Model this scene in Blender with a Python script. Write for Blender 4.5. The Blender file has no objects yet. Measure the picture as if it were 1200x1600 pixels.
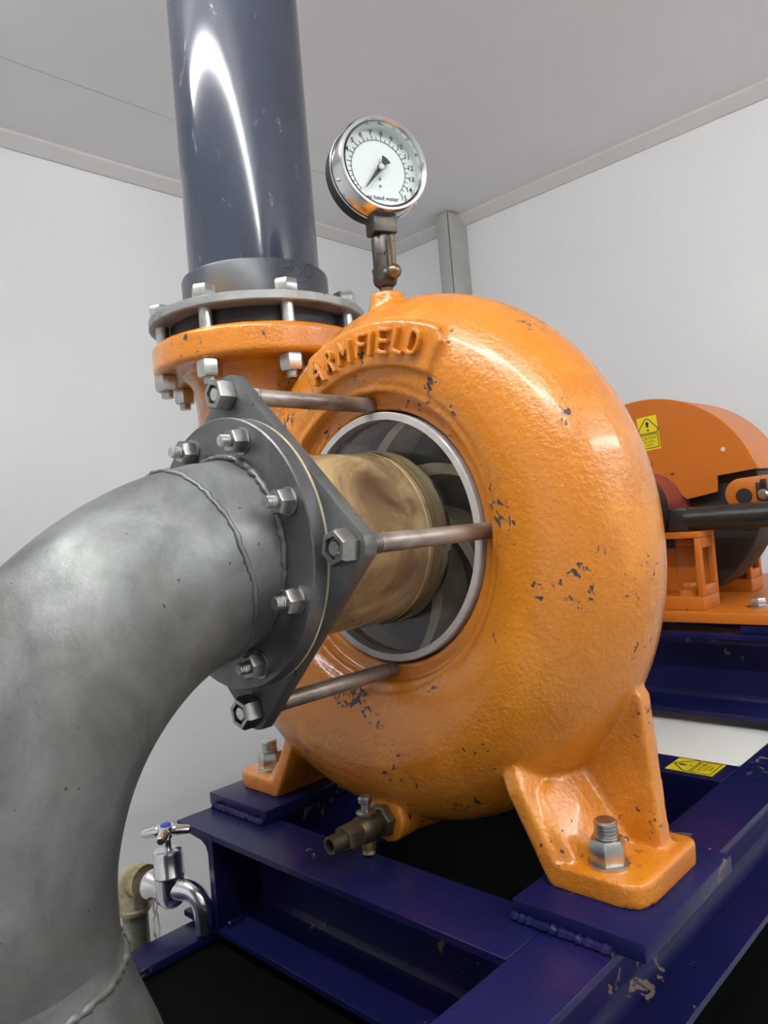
import bpy, bmesh, math, random
from math import sin, cos, pi, radians, sqrt
from mathutils import Vector, Matrix, noise
random.seed(7)
scn = bpy.context.scene
COL = scn.collection

# ---------------------------------------------------------------- units: model unit u = 0.4 m, axis of the pump shaft = y axis
S = 0.4
ZF = -3.3                                  # floor level in model units


def W(p):
    return Vector((p[0] * S, p[1] * S, (p[2] - ZF) * S))


# ---------------------------------------------------------------- camera
cam_d = bpy.data.cameras.new('camera')
cam = bpy.data.objects.new('camera', cam_d)
COL.objects.link(cam)
scn.camera = cam
yaw, pit, rol = .771968, .0115783, -.0845479
fw = Vector((-sin(yaw) * cos(pit), cos(yaw) * cos(pit), sin(pit)))
rt = fw.cross(Vector((0, 0, 1))).normalized()
up = rt.cross(fw)
rt2 = cos(rol) * rt + sin(rol) * up
up2 = -sin(rol) * rt + cos(rol) * up
m = Matrix((rt2, up2, -fw)).transposed().to_4x4()
m.translation = W((1.437, 0, .0445))
cam.matrix_world = m
cam_d.sensor_fit = 'VERTICAL'
cam_d.sensor_height = 36.0
cam_d.lens = 1167.6 / 1600 * 36.0
cam_d.clip_start = .01

# ---------------------------------------------------------------- world, colour management
wd = bpy.data.worlds.new('world')
scn.world = wd
wd.use_nodes = True
wd.node_tree.nodes['Background'].inputs[0].default_value = (.75, .82, .9, 1)
wd.node_tree.nodes['Background'].inputs[1].default_value = .05
scn.view_settings.view_transform = 'Standard'
scn.view_settings.look = 'None'
scn.view_settings.gamma = 1
scn.view_settings.use_curve_mapping = False
scn.view_settings.exposure = 0.0
LAMP = 77.0                                # strength of the batten tubes
scn.cycles.max_bounces = 10
scn.cycles.diffuse_bounces = 5
scn.cycles.transparent_max_bounces = 16
scn.cycles.use_denoising = True


# ================================================================ helpers
def frame(axis):
    a = Vector(axis).normalized()
    t = Vector((0, 0, 1)) if abs(a.z) < .9 else Vector((1, 0, 0))
    u = a.cross(t).normalized()
    return u, a.cross(u), a


def lathe(bm, prof, c, axis, seg=32, cap=True, spin=0.0, ufr=None):
    """prof: list of (radius, height along axis)"""
    u, v, a = frame(axis) if ufr is None else ufr
    c = Vector(c)
    rings = []
    for r, h in prof:
        if r < 1e-6:
            rings.append([bm.verts.new(c + a * h)])
        else:
            rings.append([bm.verts.new(c + a * h + (u * cos(2 * pi * k / seg + spin) + v * sin(2 * pi * k / seg + spin)) * r) for k in range(seg)])
    for A, B in zip(rings, rings[1:]):
        if len(A) == 1 and len(B) == 1:
            continue
        for k in range(seg):
            k2 = (k + 1) % seg
            if len(A) == 1:
                bm.faces.new((A[0], B[k], B[k2]))
            elif len(B) == 1:
                bm.faces.new((A[k], B[0], A[k2]))
            else:
                bm.faces.new((A[k], B[k], B[k2], A[k2]))
    if cap:
        for R, fl in ((rings[0], False), (rings[-1], True)):
            if len(R) > 2:
                bm.faces.new(R if not fl else R[::-1])
    return rings


def ring_solid(bm, prof, c, axis, seg=64):
    """closed profile loop revolved (washer-like solids)"""
    lathe(bm, list(prof) + [prof[0]], c, axis, seg, cap=False)


def sections(bm, secs, cap=True):
    R = [[bm.verts.new(p) for p in s] for s in secs]
    n = len(R[0])
    for A, B in zip(R, R[1:]):
        for k in range(n):
            bm.faces.new((A[k], A[(k + 1) % n], B[(k + 1) % n], B[k]))
    if cap:
        bm.faces.new(R[0][::-1])
        bm.faces.new(R[-1])


def tube(bm, pts, rad, seg=12, cap=True):
    pts = [Vector(p) for p in pts]
    secs = []
    pu = None
    for i, p in enumerate(pts):
        d = (pts[min(i + 1, len(pts) - 1)] - pts[max(i - 1, 0)]).normalized()
        if pu is None:
            pu = frame(d)[0]
        pu = (pu - d * pu.dot(d)).normalized()
        v = d.cross(pu)
        r = rad[i] if isinstance(rad, (list, tuple)) else rad
        secs.append([p + (pu * cos(2 * pi * k / seg) + v * sin(2 * pi * k / seg)) * r for k in range(seg)])
    sections(bm, secs, cap)


def box(bm, x0, x1, y0, y1, z0, z1, bev=0.0, seg=2):
    r = bmesh.ops.create_cube(bm, size=1)
    for v in r['verts']:
        v.co = Vector(((x0 + x1) / 2 + v.co.x * (x1 - x0), (y0 + y1) / 2 + v.co.y * (y1 - y0), (z0 + z1) / 2 + v.co.z * (z1 - z0)))
    if bev:
        es = list({e for v in r['verts'] for e in v.link_edges})
        bmesh.ops.bevel(bm, geom=es, offset=bev, segments=seg, affect='EDGES', profile=.5)


def prism(bm, poly, dvec, bev=0.0, seg=2):
    """poly: 3D points of a planar outline; extruded along dvec"""
    d = Vector(dvec)
    A = [bm.verts.new(Vector(p)) for p in poly]
    B = [bm.verts.new(Vector(p) + d) for p in poly]
    n = len(A)
    fs = [bm.faces.new(A), bm.faces.new(B[::-1])]
    for k in range(n):
        fs.append(bm.faces.new((A[k], B[k], B[(k + 1) % n], A[(k + 1) % n])))
    bmesh.ops.recalc_face_normals(bm, faces=fs)
    if bev:
        es = list({e for f in fs for e in f.edges})
        bmesh.ops.bevel(bm, geom=es, offset=bev, segments=seg, affect='EDGES', profile=.5)


def hull(bm, pts):
    vs = [bm.verts.new(Vector(p)) for p in pts]
    bmesh.ops.convex_hull(bm, input=vs)


def hexnut(bm, c, axis, af, h, bore=0.0, spin=0.0):
    """hexagon with chamfered top, base at c, growing along axis; optional recessed bore on top"""
    u, v, a = frame(axis)
    c = Vector(c)
    R = af / sqrt(3)
    ch = h * .16

    def hexr(r, hh):
        return [bm.verts.new(c + a * hh + (u * cos(pi / 3 * k + spin) + v * sin(pi / 3 * k + spin)) * r) for k in range(6)]
    rs = [hexr(R * .93, 0), hexr(R, ch * .7), hexr(R, h - ch), hexr(R * .88, h)]
    if bore:
        rs += [hexr(bore, h), hexr(bore, h - h * .3)]
    for A, B in zip(rs, rs[1:]):
        for k in range(6):
            bm.faces.new((A[k], A[(k + 1) % 6], B[(k + 1) % 6], B[k]))
    bm.faces.new(rs[0][::-1])
    bm.faces.new(rs[-1])


def thread(bm, c, axis, r, h, pitch, seg=20):
    n = max(2, int(h / pitch))
    prof = [(0, 0)]
    for k in range(n):
        z = k * h / n
        prof += [(r, z + .15 * h / n), (r, z + .4 * h / n), (r * .86, z + .65 * h / n), (r * .86, z + .9 * h / n)]
    prof += [(r * .85, h), (0, h)]
    lathe(bm, prof, c, axis, seg, cap=False)


def stroke(bm, pts, w, org, U, V, th=.0008, closed=False):
    """flat print: polyline drawn as a strip of little quads, org + x*U + y*V"""
    U, V, org = Vector(U), Vector(V), Vector(org)
    n = U.cross(V).normalized()
    P = list(pts) + ([pts[0]] if closed else [])
    for (x0, y0), (x1, y1) in zip(P, P[1:]):
        dx, dy = x1 - x0, y1 - y0
        L = math.hypot(dx, dy)
        if L < 1e-9:
            continue
        ex, ey = dx / L * w * .5, dy / L * w * .5
        q = [(x0 - ex - ey, y0 - ey + ex), (x0 - ex + ey, y0 - ey - ex), (x1 + ex + ey, y1 + ey - ex), (x1 + ex - ey, y1 + ey + ex)]
        bm.faces.new([bm.verts.new(org + U * a + V * b + n * th) for a, b in q])


def flat(bm, pts, org, U, V, th=.0008):
    U, V, org = Vector(U), Vector(V), Vector(org)
    n = U.cross(V).normalized()
    bm.faces.new([bm.verts.new(org + U * a + V * b + n * th) for a, b in pts])


_tc = {}


def text_geo(s, ext=0.0, off=0.0):
    key = (s, ext, off)
    if key not in _tc:
        cu = bpy.data.curves.new('text', 'FONT')
        cu.body = s
        cu.extrude = ext
        cu.offset = off
        cu.resolution_u = 3
        o = bpy.data.objects.new('text', cu)
        COL.objects.link(o)
        dg = bpy.context.evaluated_depsgraph_get()
        me = o.evaluated_get(dg).to_mesh()
        vs = [v.co.copy() for v in me.vertices]
        fs = [tuple(p.vertices) for p in me.polygons]
        o.evaluated_get(dg).to_mesh_clear()
        bpy.data.objects.remove(o)
        bpy.data.curves.remove(cu)
        _tc[key] = (vs, fs)
    return _tc[key]


def text(bm, s, org, U, V, height, ext=0.0, width=None, th=.0008, off=0.0):
    """text centred on org; U = reading direction, V = up (unit vectors); height of its box"""
    vs, fs = text_geo(s, ext, off)
    x0, x1 = min(v.x for v in vs), max(v.x for v in vs)
    y0, y1 = min(v.y for v in vs), max(v.y for v in vs)
    sy = height / max(1e-6, y1 - y0)
    sx = sy if width is None else width / max(1e-6, x1 - x0)
    U, V, org = Vector(U), Vector(V), Vector(org)
    n = U.cross(V).normalized()
    nv = [bm.verts.new(org + U * ((v.x - (x0 + x1) / 2) * sx) + V * ((v.y - (y0 + y1) / 2) * sy) + n * (th + v.z)) for v in vs]
    for f in fs:
        try:
            bm.faces.new([nv[i] for i in f])
        except ValueError:
            pass


# ---------------------------------------------------------------- objects
BASE = {}


def tag(o, label=None, cat=None, group=None, kind=None):
    if label: o['label'] = label
    if cat: o['category'] = cat
    if group: o['group'] = group
    if kind: o['kind'] = kind
    return o


def thing(name, label, cat, base, group=None):
    o = bpy.data.objects.new(name, None)
    o.empty_display_size = .02
    COL.objects.link(o)
    o.location = W(base)
    BASE[o] = W(base)
    return tag(o, label, cat, group)


def root_base(o):
    while o.parent:
        o = o.parent
    return BASE[o]


def obj(name, bm, mat, parent=None, smooth=40, base=None, voxel=None, sm=4, label=None):
    bmesh.ops.recalc_face_normals(bm, faces=bm.faces[:])
    if parent is not None:
        b = root_base(parent)
    elif base is not None:
        b = W(base)
    else:
        zs = [v.co.z for v in bm.verts]
        xs = [v.co.x for v in bm.verts]
        ys = [v.co.y for v in bm.verts]
        b = W(((min(xs) + max(xs)) / 2, (min(ys) + max(ys)) / 2, min(zs)))
    for v in bm.verts:
        v.co = W(v.co) - b
    me = bpy.data.meshes.new(name)
    bm.to_mesh(me)
    bm.free()
    me.materials.append(mat)
    o = bpy.data.objects.new(name, me)
    COL.objects.link(o)
    if voxel:
        md = o.modifiers.new('r', 'REMESH')
        md.mode = 'VOXEL'
        md.voxel_size = voxel * S
        if sm:
            ms = o.modifiers.new('s', 'SMOOTH')
            ms.factor = .5
            ms.iterations = sm
        dg = bpy.context.evaluated_depsgraph_get()
        dg.update()
        me2 = bpy.data.meshes.new_from_object(o.evaluated_get(dg))
        o.modifiers.clear()
        o.data = me2
        bpy.data.meshes.remove(me)
        me = me2
        me.name = name
        if not me.materials:
            me.materials.append(mat)
        for p in me.polygons:
            p.use_smooth = True
    elif smooth:
        for p in me.polygons:
            p.use_smooth = True
        me.set_sharp_from_angle(angle=radians(smooth))
    if parent is not None:
        o.parent = parent
    else:
        o.location = b
        BASE[o] = b
    if label:
        o['label'] = label
    return o


def single(name, bm, mat, label, cat, group=None, **k):
    return tag(obj(name, bm, mat, **k), label, cat, group)


def struct(name, bm, mat, **k):
    return tag(obj(name, bm, mat, smooth=0, **k), kind='structure')


B = bmesh.new


# ================================================================ materials
def nt(name):
    mt = bpy.data.materials.new(name)
    mt.use_nodes = True
    t = mt.node_tree
    b = t.nodes['Principled BSDF']
    return mt, t, b


def lk(t, a, b):
    t.links.new(a, b)


def coords(t):
    return t.nodes.new('ShaderNodeTexCoord').outputs['Object']


def nz(t, co, scale, detail=4, rough=.55, dist=0.0, stretch=None):
    if stretch:
        mp = t.nodes.new('ShaderNodeMapping')
        mp.inputs['Scale'].default_value = stretch
        lk(t, co, mp.inputs[0])
        co = mp.outputs[0]
    n = t.nodes.new('ShaderNodeTexNoise')
    n.inputs['Scale'].default_value = scale
    n.inputs['Detail'].default_value = detail
    n.inputs['Roughness'].default_value = rough
    n.inputs['Distortion'].default_value = dist
    lk(t, co, n.inputs['Vector'])
    return n.outputs['Fac']


def ramp(t, fac, stops):
    r = t.nodes.new('ShaderNodeValToRGB')
    e = r.color_ramp.elements
    e[0].position, e[0].color = stops[0][0], (*stops[0][1], 1)
    e[1].position, e[1].color = stops[-1][0], (*stops[-1][1], 1)
    for p, c in stops[1:-1]:
        x = e.new(p)
        x.color = (*c, 1)
    lk(t, fac, r.inputs[0])
    return r.outputs[0]


def mask(t, fac, lo, hi):
    r = t.nodes.new('ShaderNodeMapRange')
    r.inputs['From Min'].default_value = lo
    r.inputs['From Max'].default_value = hi
    r.clamp = True
    lk(t, fac, r.inputs['Value'])
    return r.outputs[0]


def mix(t, fac, a, b):
    n = t.nodes.new('ShaderNodeMix')
    n.data_type = 'RGBA'
    for s, v in ((n.inputs[0], fac), (n.inputs[6], a), (n.inputs[7], b)):
        if isinstance(v, (tuple, float, int)):
            s.default_value = (*v, 1) if isinstance(v, tuple) else v
        else:
            lk(t, v, s)
    return n.outputs[2]


def mth(t, op, a, b):
    n = t.nodes.new('ShaderNodeMath')
    n.operation = op
    for s, v in ((n.inputs[0], a), (n.inputs[1], b)):
        if isinstance(v, (float, int)):
            s.default_value = v
        else:
            lk(t, v, s)
    return n.outputs[0]


def bump(t, b, h, strength=.3, dist=.002):
    n = t.nodes.new('ShaderNodeBump')
    n.inputs['Strength'].default_value = strength
    n.inputs['Distance'].default_value = dist
    lk(t, h, n.inputs['Height'])
    lk(t, n.outputs[0], b.inputs['Normal'])


def plain(name, col, rough=.5, metal=0.0, var=.0, scale=20, bumps=0.0, bscale=80, spec=.5, coat=0.0):
    mt, t, b = nt(name)
    b.inputs['Roughness'].default_value = rough
    b.inputs['Metallic'].default_value = metal
    b.inputs['Specular IOR Level'].default_value = spec
    b.inputs['Specular IOR Level'].default_value = spec
    b.inputs['Coat Weight'].default_value = coat
    b.inputs['Coat Roughness'].default_value = .15
    b.inputs['Base Color'].default_value = (*col, 1)
    co = coords(t)
    if var:
        f = nz(t, co, scale)
        lk(t, mix(t, mask(t, f, .3, .7), tuple(c * (1 - var) for c in col), tuple(min(1, c * (1 + var)) for c in col)), b.inputs['Base Color'])
    if bumps:
        bump(t, b, nz(t, co, bscale, 3), bumps, .001)
    return mt


def paint(name, col, wear=None, coat=0.0, spec=.5, zone=6.0, chip=(.045, .025, .03), chip_lo=.70, rough=.33, peel=.35, dark=.8, patch=None, chip_scale=26, peel_scale=90):
    mt, t, b = nt(name)
    co = coords(t)
    c1 = mix(t, mask(t, nz(t, co, 5, 4), .35, .7), tuple(c * dark for c in col), col)
    if patch:
        c1 = mix(t, mask(t, nz(t, co, 9, 5, .6), .52, .60), c1, patch)
    a = nz(t, co, chip_scale, 5, .62, .6)
    z = nz(t, co, zone, 2)
    av = mth(t, 'MULTIPLY', a, mask(t, z, .25, .62))
    if wear:                                   # paint is knocked off along the inner crest of the casing
        zc, ra, rb, amt = wear
        sx = t.nodes.new('ShaderNodeSeparateXYZ')
        lk(t, co, sx.inputs[0])
        zz = mth(t, 'SUBTRACT', sx.outputs[2], zc)
        rr_ = mth(t, 'SQRT', mth(t, 'ADD', mth(t, 'MULTIPLY', sx.outputs[0], sx.outputs[0]), mth(t, 'MULTIPLY', zz, zz)), 0.0)
        band = mth(t, 'MULTIPLY', mask(t, rr_, ra, ra + .012), mask(t, rr_, rb, rb - .012))
        band = mth(t, 'MULTIPLY', band, mask(t, sx.outputs[1], -.02, -.045))
        av = mth(t, 'ADD', av, mth(t, 'MULTIPLY', band, amt))
    mk = mask(t, av, chip_lo - .015, chip_lo + .005)
    c2 = mix(t, mk, c1, chip)
    lk(t, c2, b.inputs['Base Color'])
    b.inputs['Specular IOR Level'].default_value = spec
    b.inputs['Coat Weight'].default_value = coat
    b.inputs['Coat Roughness'].default_value = .16
    rr = mth(t, 'ADD', mth(t, 'MULTIPLY', mk, .4), rough)
    lk(t, rr, b.inputs['Roughness'])
    h = mth(t, 'SUBTRACT', mth(t, 'ADD', nz(t, co, peel_scale, 3), mth(t, 'MULTIPLY', nz(t, co, 22, 4), 1.2)), mth(t, 'MULTIPLY', mk, 1.5))
    bump(t, b, h, peel, .0016)
    return mt


M_CAST = paint('orange_cast_paint', (.62, .206, .011), chip_lo=.615, rough=.26, peel=.7, dark=.88, peel_scale=220, chip_scale=125, zone=13.0, patch=(.66, .235, .018), wear=(.316, .158, .208, .085), coat=.5)
M_ORANGE = paint('orange_sheet_paint', (.52, .145, .012), chip_lo=.66, rough=.38, peel=.08, dark=.93)
M_BLUE = paint('blue_steel_paint', (.009, .0115, .074), chip=(.16, .12, .09), chip_lo=.60, rough=.30, peel=.16, dark=.7, patch=(.014, .010, .066), chip_scale=48, spec=.2)
M_WALL = plain('white_wall_panel', (.79, .80, .81), .32, var=.02, scale=2)
M_CEIL = plain('ceiling_panel_white', (.84, .83, .84), .5, var=.03, scale=1.5, bumps=.05, bscale=60)
M_TRIM = plain('cove_trim_white', (.62, .61, .60), .4, var=.02, scale=3)
M_FLOOR = plain('grey_vinyl_floor', (.52, .51, .49), .5, var=.05, scale=4, bumps=.1)
M_TANKVOID = plain('black_tank_and_void', (.003, .0035, .0035), .8, var=.2, scale=5, bumps=.1, spec=.04)
M_POST = plain('grey_trunking_metal', (.40, .40, .385), .45, var=.06, scale=12)
M_ZINC = plain('zinc_plated_steel', (.55, .56, .54), .30, 1.0, var=.22, scale=60, bumps=.15, bscale=120)
M_ZINCD = plain('dull_zinc_nut', (.36, .36, .345), .36, 1.0, var=.25, scale=70, bumps=.2, bscale=120)
M_CHROME = plain('chrome', (.80, .81, .83), .20, 1.0, var=.1, scale=30)
M_ALU = plain('polished_aluminium', (.72, .73, .74), .16, 1.0, var=.06, scale=30)
M_BLACKP = plain('black_paint', (.012, .012, .014), .4, var=.2, scale=30)
M_BRASS = plain('tarnished_brass', (.115, .09, .058), .42, .75, var=.35, scale=60, bumps=.2, bscale=90)
M_BRASSD = plain('dark_oiled_steel', (.085, .075, .068), .40, .8, var=.35, scale=40, bumps=.2, bscale=70)
M_BRASSY = plain('yellow_brass', (.24, .18, .085), .33, .85, var=.3, scale=60)
M_INK = plain('black_ink', (.008, .008, .008), .5)
M_PEN = plain('faded_pen_ink', (.018, .020, .026), .5)
M_YELLOW = plain('yellow_sticker', (.75, .60, .015), .38, var=.05, scale=20)
M_DIAL = plain('white_dial', (.80, .85, .84), .4, var=.02, scale=10)
M_GASKET = plain('black_rubber', (.014, .013, .015), .5, var=.3, scale=20)
M_DARKSTEEL = plain('dark_grey_steel', (.045, .040, .038), .36, .45, var=.35, scale=14, bumps=.1)
M_DISC = plain('dark_pulley_iron', (.035, .030, .030), .45, .3, var=.25, scale=10)
M_RED = plain('red_painted_hub', (.20, .035, .025), .4, var=.2, scale=12)
M_WHITEP = plain('white_board', (.80, .81, .77), .45, var=.02, scale=4)
M_BLUECAP = plain('blue_plastic', (.03, .08, .42), .35)
M_TAPE = plain('sealing_tape', (.62, .60, .54), .6)
M_IMP = plain('impeller_iron', (.055, .052, .060), .42, .3, var=.4, scale=18, bumps=.2)
M_VANE = plain('impeller_vane_bronze', (.90, .72, .48), .5, .0, var=.35, scale=20, bumps=.2)
M_LEVERCAP = plain('worn_knob_brass', (.21, .155, .09), .3, .9, var=.2, scale=50)
M_JOINT = plain('grey_joint_seal', (.36, .36, .36), .6)
M_GLUE = plain('pale_jointing_paste', (.50, .44, .30), .5, var=.2, scale=60)


def galvanised():
    mt, t, b = nt('galvanised_steel')
    co = coords(t)
    f1 = mth(t, 'ADD', mth(t, 'MULTIPLY', nz(t, co, 7, 6, .62, 1.0), .65), mth(t, 'MULTIPLY', nz(t, co, 24, 5, .65, .8), .35))
    c = ramp(t, f1, [(.34, (.075, .082, .082)), (.45, (.125, .135, .130)), (.53, (.165, .178, .168)), (.60, (.205, .215, .207)), (.70, (.28, .285, .275))])
    c = mix(t, mth(t, 'MULTIPLY', mask(t, nz(t, co, 4.0, 4, .6, .6), .47, .66), .75), c, (.125, .115, .10))
    c = mix(t, mth(t, 'MULTIPLY', mask(t, nz(t, co, 55, 6, .75, 2.0), .60, .68), .4), c, (.07, .072, .07))
    pit = mask(t, nz(t, co, 150, 2, .5, .5), .735, .77)
    c = mix(t, pit, c, (.045, .045, .04))
    lk(t, c, b.inputs['Base Color'])
    b.inputs['Metallic'].default_value = .42
    lk(t, mth(t, 'ADD', mth(t, 'MULTIPLY', nz(t, co, 14, 5), .30), .30), b.inputs['Roughness'])
    h = mth(t, 'SUBTRACT', mth(t, 'ADD', nz(t, co, 60, 5, .7), mth(t, 'MULTIPLY', nz(t, co, 10, 3), 1.3)), mth(t, 'MULTIPLY', pit, 1.2))
    bump(t, b, h, .32, .0012)
    return mt


def plate_steel(name, col, rough=.42):
    mt, t, b = nt(name)
    co = coords(t)
    c = ramp(t, nz(t, co, 14, 6, .62, .5), [(.3, tuple(k * .62 for k in col)), (.52, col), (.72, tuple(k * 1.4 for k in col))])
    c = mix(t, mask(t, nz(t, co, 90, 2), .70, .74), c, (.05, .045, .04))
    lk(t, c, b.inputs['Base Color'])
    b.inputs['Metallic'].default_value = .55
    b.inputs['Roughness'].default_value = rough
    bump(t, b, mth(t, 'ADD', nz(t, co, 70, 3), nz(t, co, 25, 3)), .18, .001)
    return mt


def pvc():
    mt, t, b = nt('grey_pvc')
    co = coords(t)
    c = mix(t, mask(t, nz(t, co, 5, 4), .3, .7), (.035, .042, .062), (.052, .060, .085))
    scr = mask(t, nz(t, co, 30, 6, .7, 1.5, (1, 1, .35)), .62, .70)
    c = mix(t, mth(t, 'MULTIPLY', scr, .35), c, (.30, .32, .37))
    lk(t, c, b.inputs['Base Color'])
    lk(t, mth(t, 'ADD', mth(t, 'MULTIPLY', scr, .25), .13), b.inputs['Roughness'])
    bump(t, b, nz(t, co, 60, 3), .04, .001)
    return mt


def pvc_collar():
    mt, t, b = nt('grey_pvc_collar')
    co = coords(t)
    c = mix(t, mask(t, nz(t, co, 6, 4), .3, .7), (.036, .043, .054), (.054, .061, .074))
    c = mix(t, mask(t, nz(t, co, 7, 3, .5), .57, .66), c, (.115, .088, .058))
    scr = mask(t, nz(t, co, 45, 6, .7, 1.5, (.5, .5, 1)), .64, .70)
    c = mix(t, mth(t, 'MULTIPLY', scr, .5), c, (.27, .28, .30))
    lk(t, c, b.inputs['Base Color'])
    b.inputs['Roughness'].default_value = .36
    return mt


def acrylic(name, tint, film=None, film_lo=.4, film_hi=.6, film_max=.6, rough=.04, ior=1.45):
    mt, t, b = nt(name)
    t.nodes.remove(b)
    out = [n for n in t.nodes if n.type == 'OUTPUT_MATERIAL'][0]
    tr = t.nodes.new('ShaderNodeBsdfTransparent')
    tr.inputs[0].default_value = (*tint, 1)
    sh = tr.outputs[0]
    if film:
        co = coords(t)
        df = t.nodes.new('ShaderNodeBsdfDiffuse')
        lk(t, ramp(t, nz(t, co, 8, 5, .6, 1.2), film), df.inputs[0])
        ms = t.nodes.new('ShaderNodeMixShader')
        lk(t, mth(t, 'MULTIPLY', mask(t, nz(t, co, 5, 4, .6, .8), film_lo, film_hi), film_max), ms.inputs[0])
        lk(t, sh, ms.inputs[1])
        lk(t, df.outputs[0], ms.inputs[2])
        sh = ms.outputs[0]
    gl = t.nodes.new('ShaderNodeBsdfGlossy')
    gl.inputs['Roughness'].default_value = rough
    fr = t.nodes.new('ShaderNodeFresnel')
    fr.inputs[0].default_value = ior
    ms = t.nodes.new('ShaderNodeMixShader')
    lk(t, fr.outputs[0], ms.inputs[0])
    lk(t, sh, ms.inputs[1])
    lk(t, gl.outputs[0], ms.inputs[2])
    lk(t, ms.outputs[0], out.inputs[0])
    return mt


def rusty(name, a, bcol, c3, lo=.4):
    mt, t, b = nt(name)
    co = coords(t)
    c = ramp(t, nz(t, co, 28, 6, .65, .6, (1, .4, 1)), [(.33, a), (.5, bcol), (.66, c3)])
    lk(t, c, b.inputs['Base Color'])
    b.inputs['Metallic'].default_value = .6
    b.inputs['Roughness'].default_value = .42
    bump(t, b, nz(t, co, 80, 3), .25, .001)
    return mt


def emit(name, col, st):
    mt, t, b = nt(name)
    b.inputs['Base Color'].default_value = (0, 0, 0, 1)
    b.inputs['Emission Color'].default_value = (*col, 1)
    b.inputs['Emission Strength'].default_value = st
    return mt


M_GALV = galvanised()
M_PLATE = plate_steel('grey_plate_steel', (.135, .14, .14))
M_FLANGE = plate_steel('grey_flange_steel', (.145, .145, .15), .38)
M_BRING = plate_steel('backing_ring_steel', (.30, .305, .30), .45)
M_PVC = pvc()
M_COLLAR = pvc_collar()
M_ROD = rusty('rust_stained_rod', (.09, .06, .045), (.25, .20, .165), (.38, .35, .32))
M_TUBE = acrylic('stained_acrylic_tube', (.97, .93, .82), [(.30, (.17, .11, .07)), (.43, (.44, .30, .16)), (.56, (.72, .53, .26)), (.72, (.74, .64, .46))], .15, .5, .62, .04)
M_FILM = acrylic('brown_film_inside_tube', (.85, .72, .5), [(.34, (.24, .16, .10)), (.46, (.76, .54, .25)), (.66, (.86, .67, .36))], .10, .4, .85, .25)
M_RIM = acrylic('yellowed_acrylic_rim', (.86, .76, .5), [(.4, (.42, .33, .16)), (.7, (.62, .55, .38))], .2, .7, .5, .06)
M_WINDOW = acrylic('clear_acrylic_disc', (.93, .93, .95), [(.35, (.30, .29, .31)), (.65, (.45, .43, .42))], .35, .8, .05, .03, 1.3)
M_FROST = acrylic('frosted_acrylic_edge', (.8, .8, .8), [(.35, (.58, .55, .54)), (.65, (.82, .79, .78))], .0, .3, .75, .15)
M_GLASS = acrylic('gauge_glass', (.99, .995, .99), ior=1.25)
M_OLDPIPE = rusty('old_galvanised_pipe', (.12, .11, .08), (.30, .29, .24), (.44, .43, .38))
M_OLDELB = rusty('flaking_cream_paint', (.16, .13, .07), (.50, .43, .26), (.66, .60, .42))
M_LAMP = emit('lamp_tube_light', (1, .995, .985), LAMP)

# ================================================================ the room
X0, X1, Y0, Y1, ZC = -3.38, 6.6, -4.6, 5.36, 2.66
bm = B(); box(bm, X0 - .2, X1 + .2, Y0 - .2, Y1 + .2, ZF - .2, ZF); struct('floor', bm, M_FLOOR)
bm = B(); box(bm, X0 - .2, X0, Y0 - .2, Y1 + .2, ZF, ZC); struct('wall_left', bm, M_WALL)
bm = B(); box(bm, X0, X1, Y1, Y1 + .2, ZF, ZC); struct('wall_back', bm, M_WALL)
bm = B(); box(bm, X1, X1 + .2, Y0 - .2, Y1 + .2, ZF, ZC); struct('wall_right', bm, M_WALL)
bm = B(); box(bm, X0, X1, Y0 - .2, Y0, ZF, ZC); struct('wall_front', bm, M_WALL)
bm = B(); box(bm, X0 - .2, X1 + .2, Y0 - .2, Y1 + .2, ZC + .03, ZC + .2); ce = struct('ceiling', bm, M_JOINT)
for xa, xb in ((X0 - .2, -2.606), (-2.60, .5), (.5015, 3.6), (3.6015, X1 + .2)):
    bm = B(); box(bm, xa, xb, Y0 - .2, Y1 + .2, ZC, ZC + .03); obj('ceiling_panel', bm, M_CEIL, ce, smooth=0)
# cove trims, sloping between wall and ceiling
bm = B(); prism(bm, [(X0, Y0, ZC - .085), (X0 + .02, Y0, ZC - .085), (X0 + .085, Y0, ZC - .02), (X0 + .085, Y0, ZC), (X0, Y0, ZC)], (0, Y1 - Y0, 0)); struct('trim_1', bm, M_TRIM)
bm = B(); prism(bm, [(X0, Y1, ZC - .085), (X0, Y1 - .02, ZC - .085), (X0, Y1 - .085, ZC - .02), (X0, Y1 - .085, ZC), (X0, Y1, ZC)], (X1 - X0, 0, 0)); struct('trim_2', bm, M_TRIM)
# trunking post on the back wall
t = thing('trunking_post', 'grey box trunking standing against the back wall below the ceiling', 'trunking', (-2.64, 5.24, ZF))
bm = B(); box(bm, -2.615, -2.492, 5.115, 5.13, ZF, ZC - .004, .003); obj('front_cover', bm, M_POST, t)
bm = B(); box(bm, -2.485, -2.470, 5.12, 5.36, ZF, ZC - .012, .003); obj('side_cover', bm, M_POST, t)
bm = B(); box(bm, -2.61, -2.487, 5.131, 5.36, ZF, ZC - .02, .003); obj('core', bm, M_GASKET, t)
for zz in (1.35, 1.10):
    bm = B(); box(bm, -2.471, -2.466, 5.27, 5.285, zz - .10, zz - .02); obj('slot', bm, M_GASKET, t)


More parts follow.
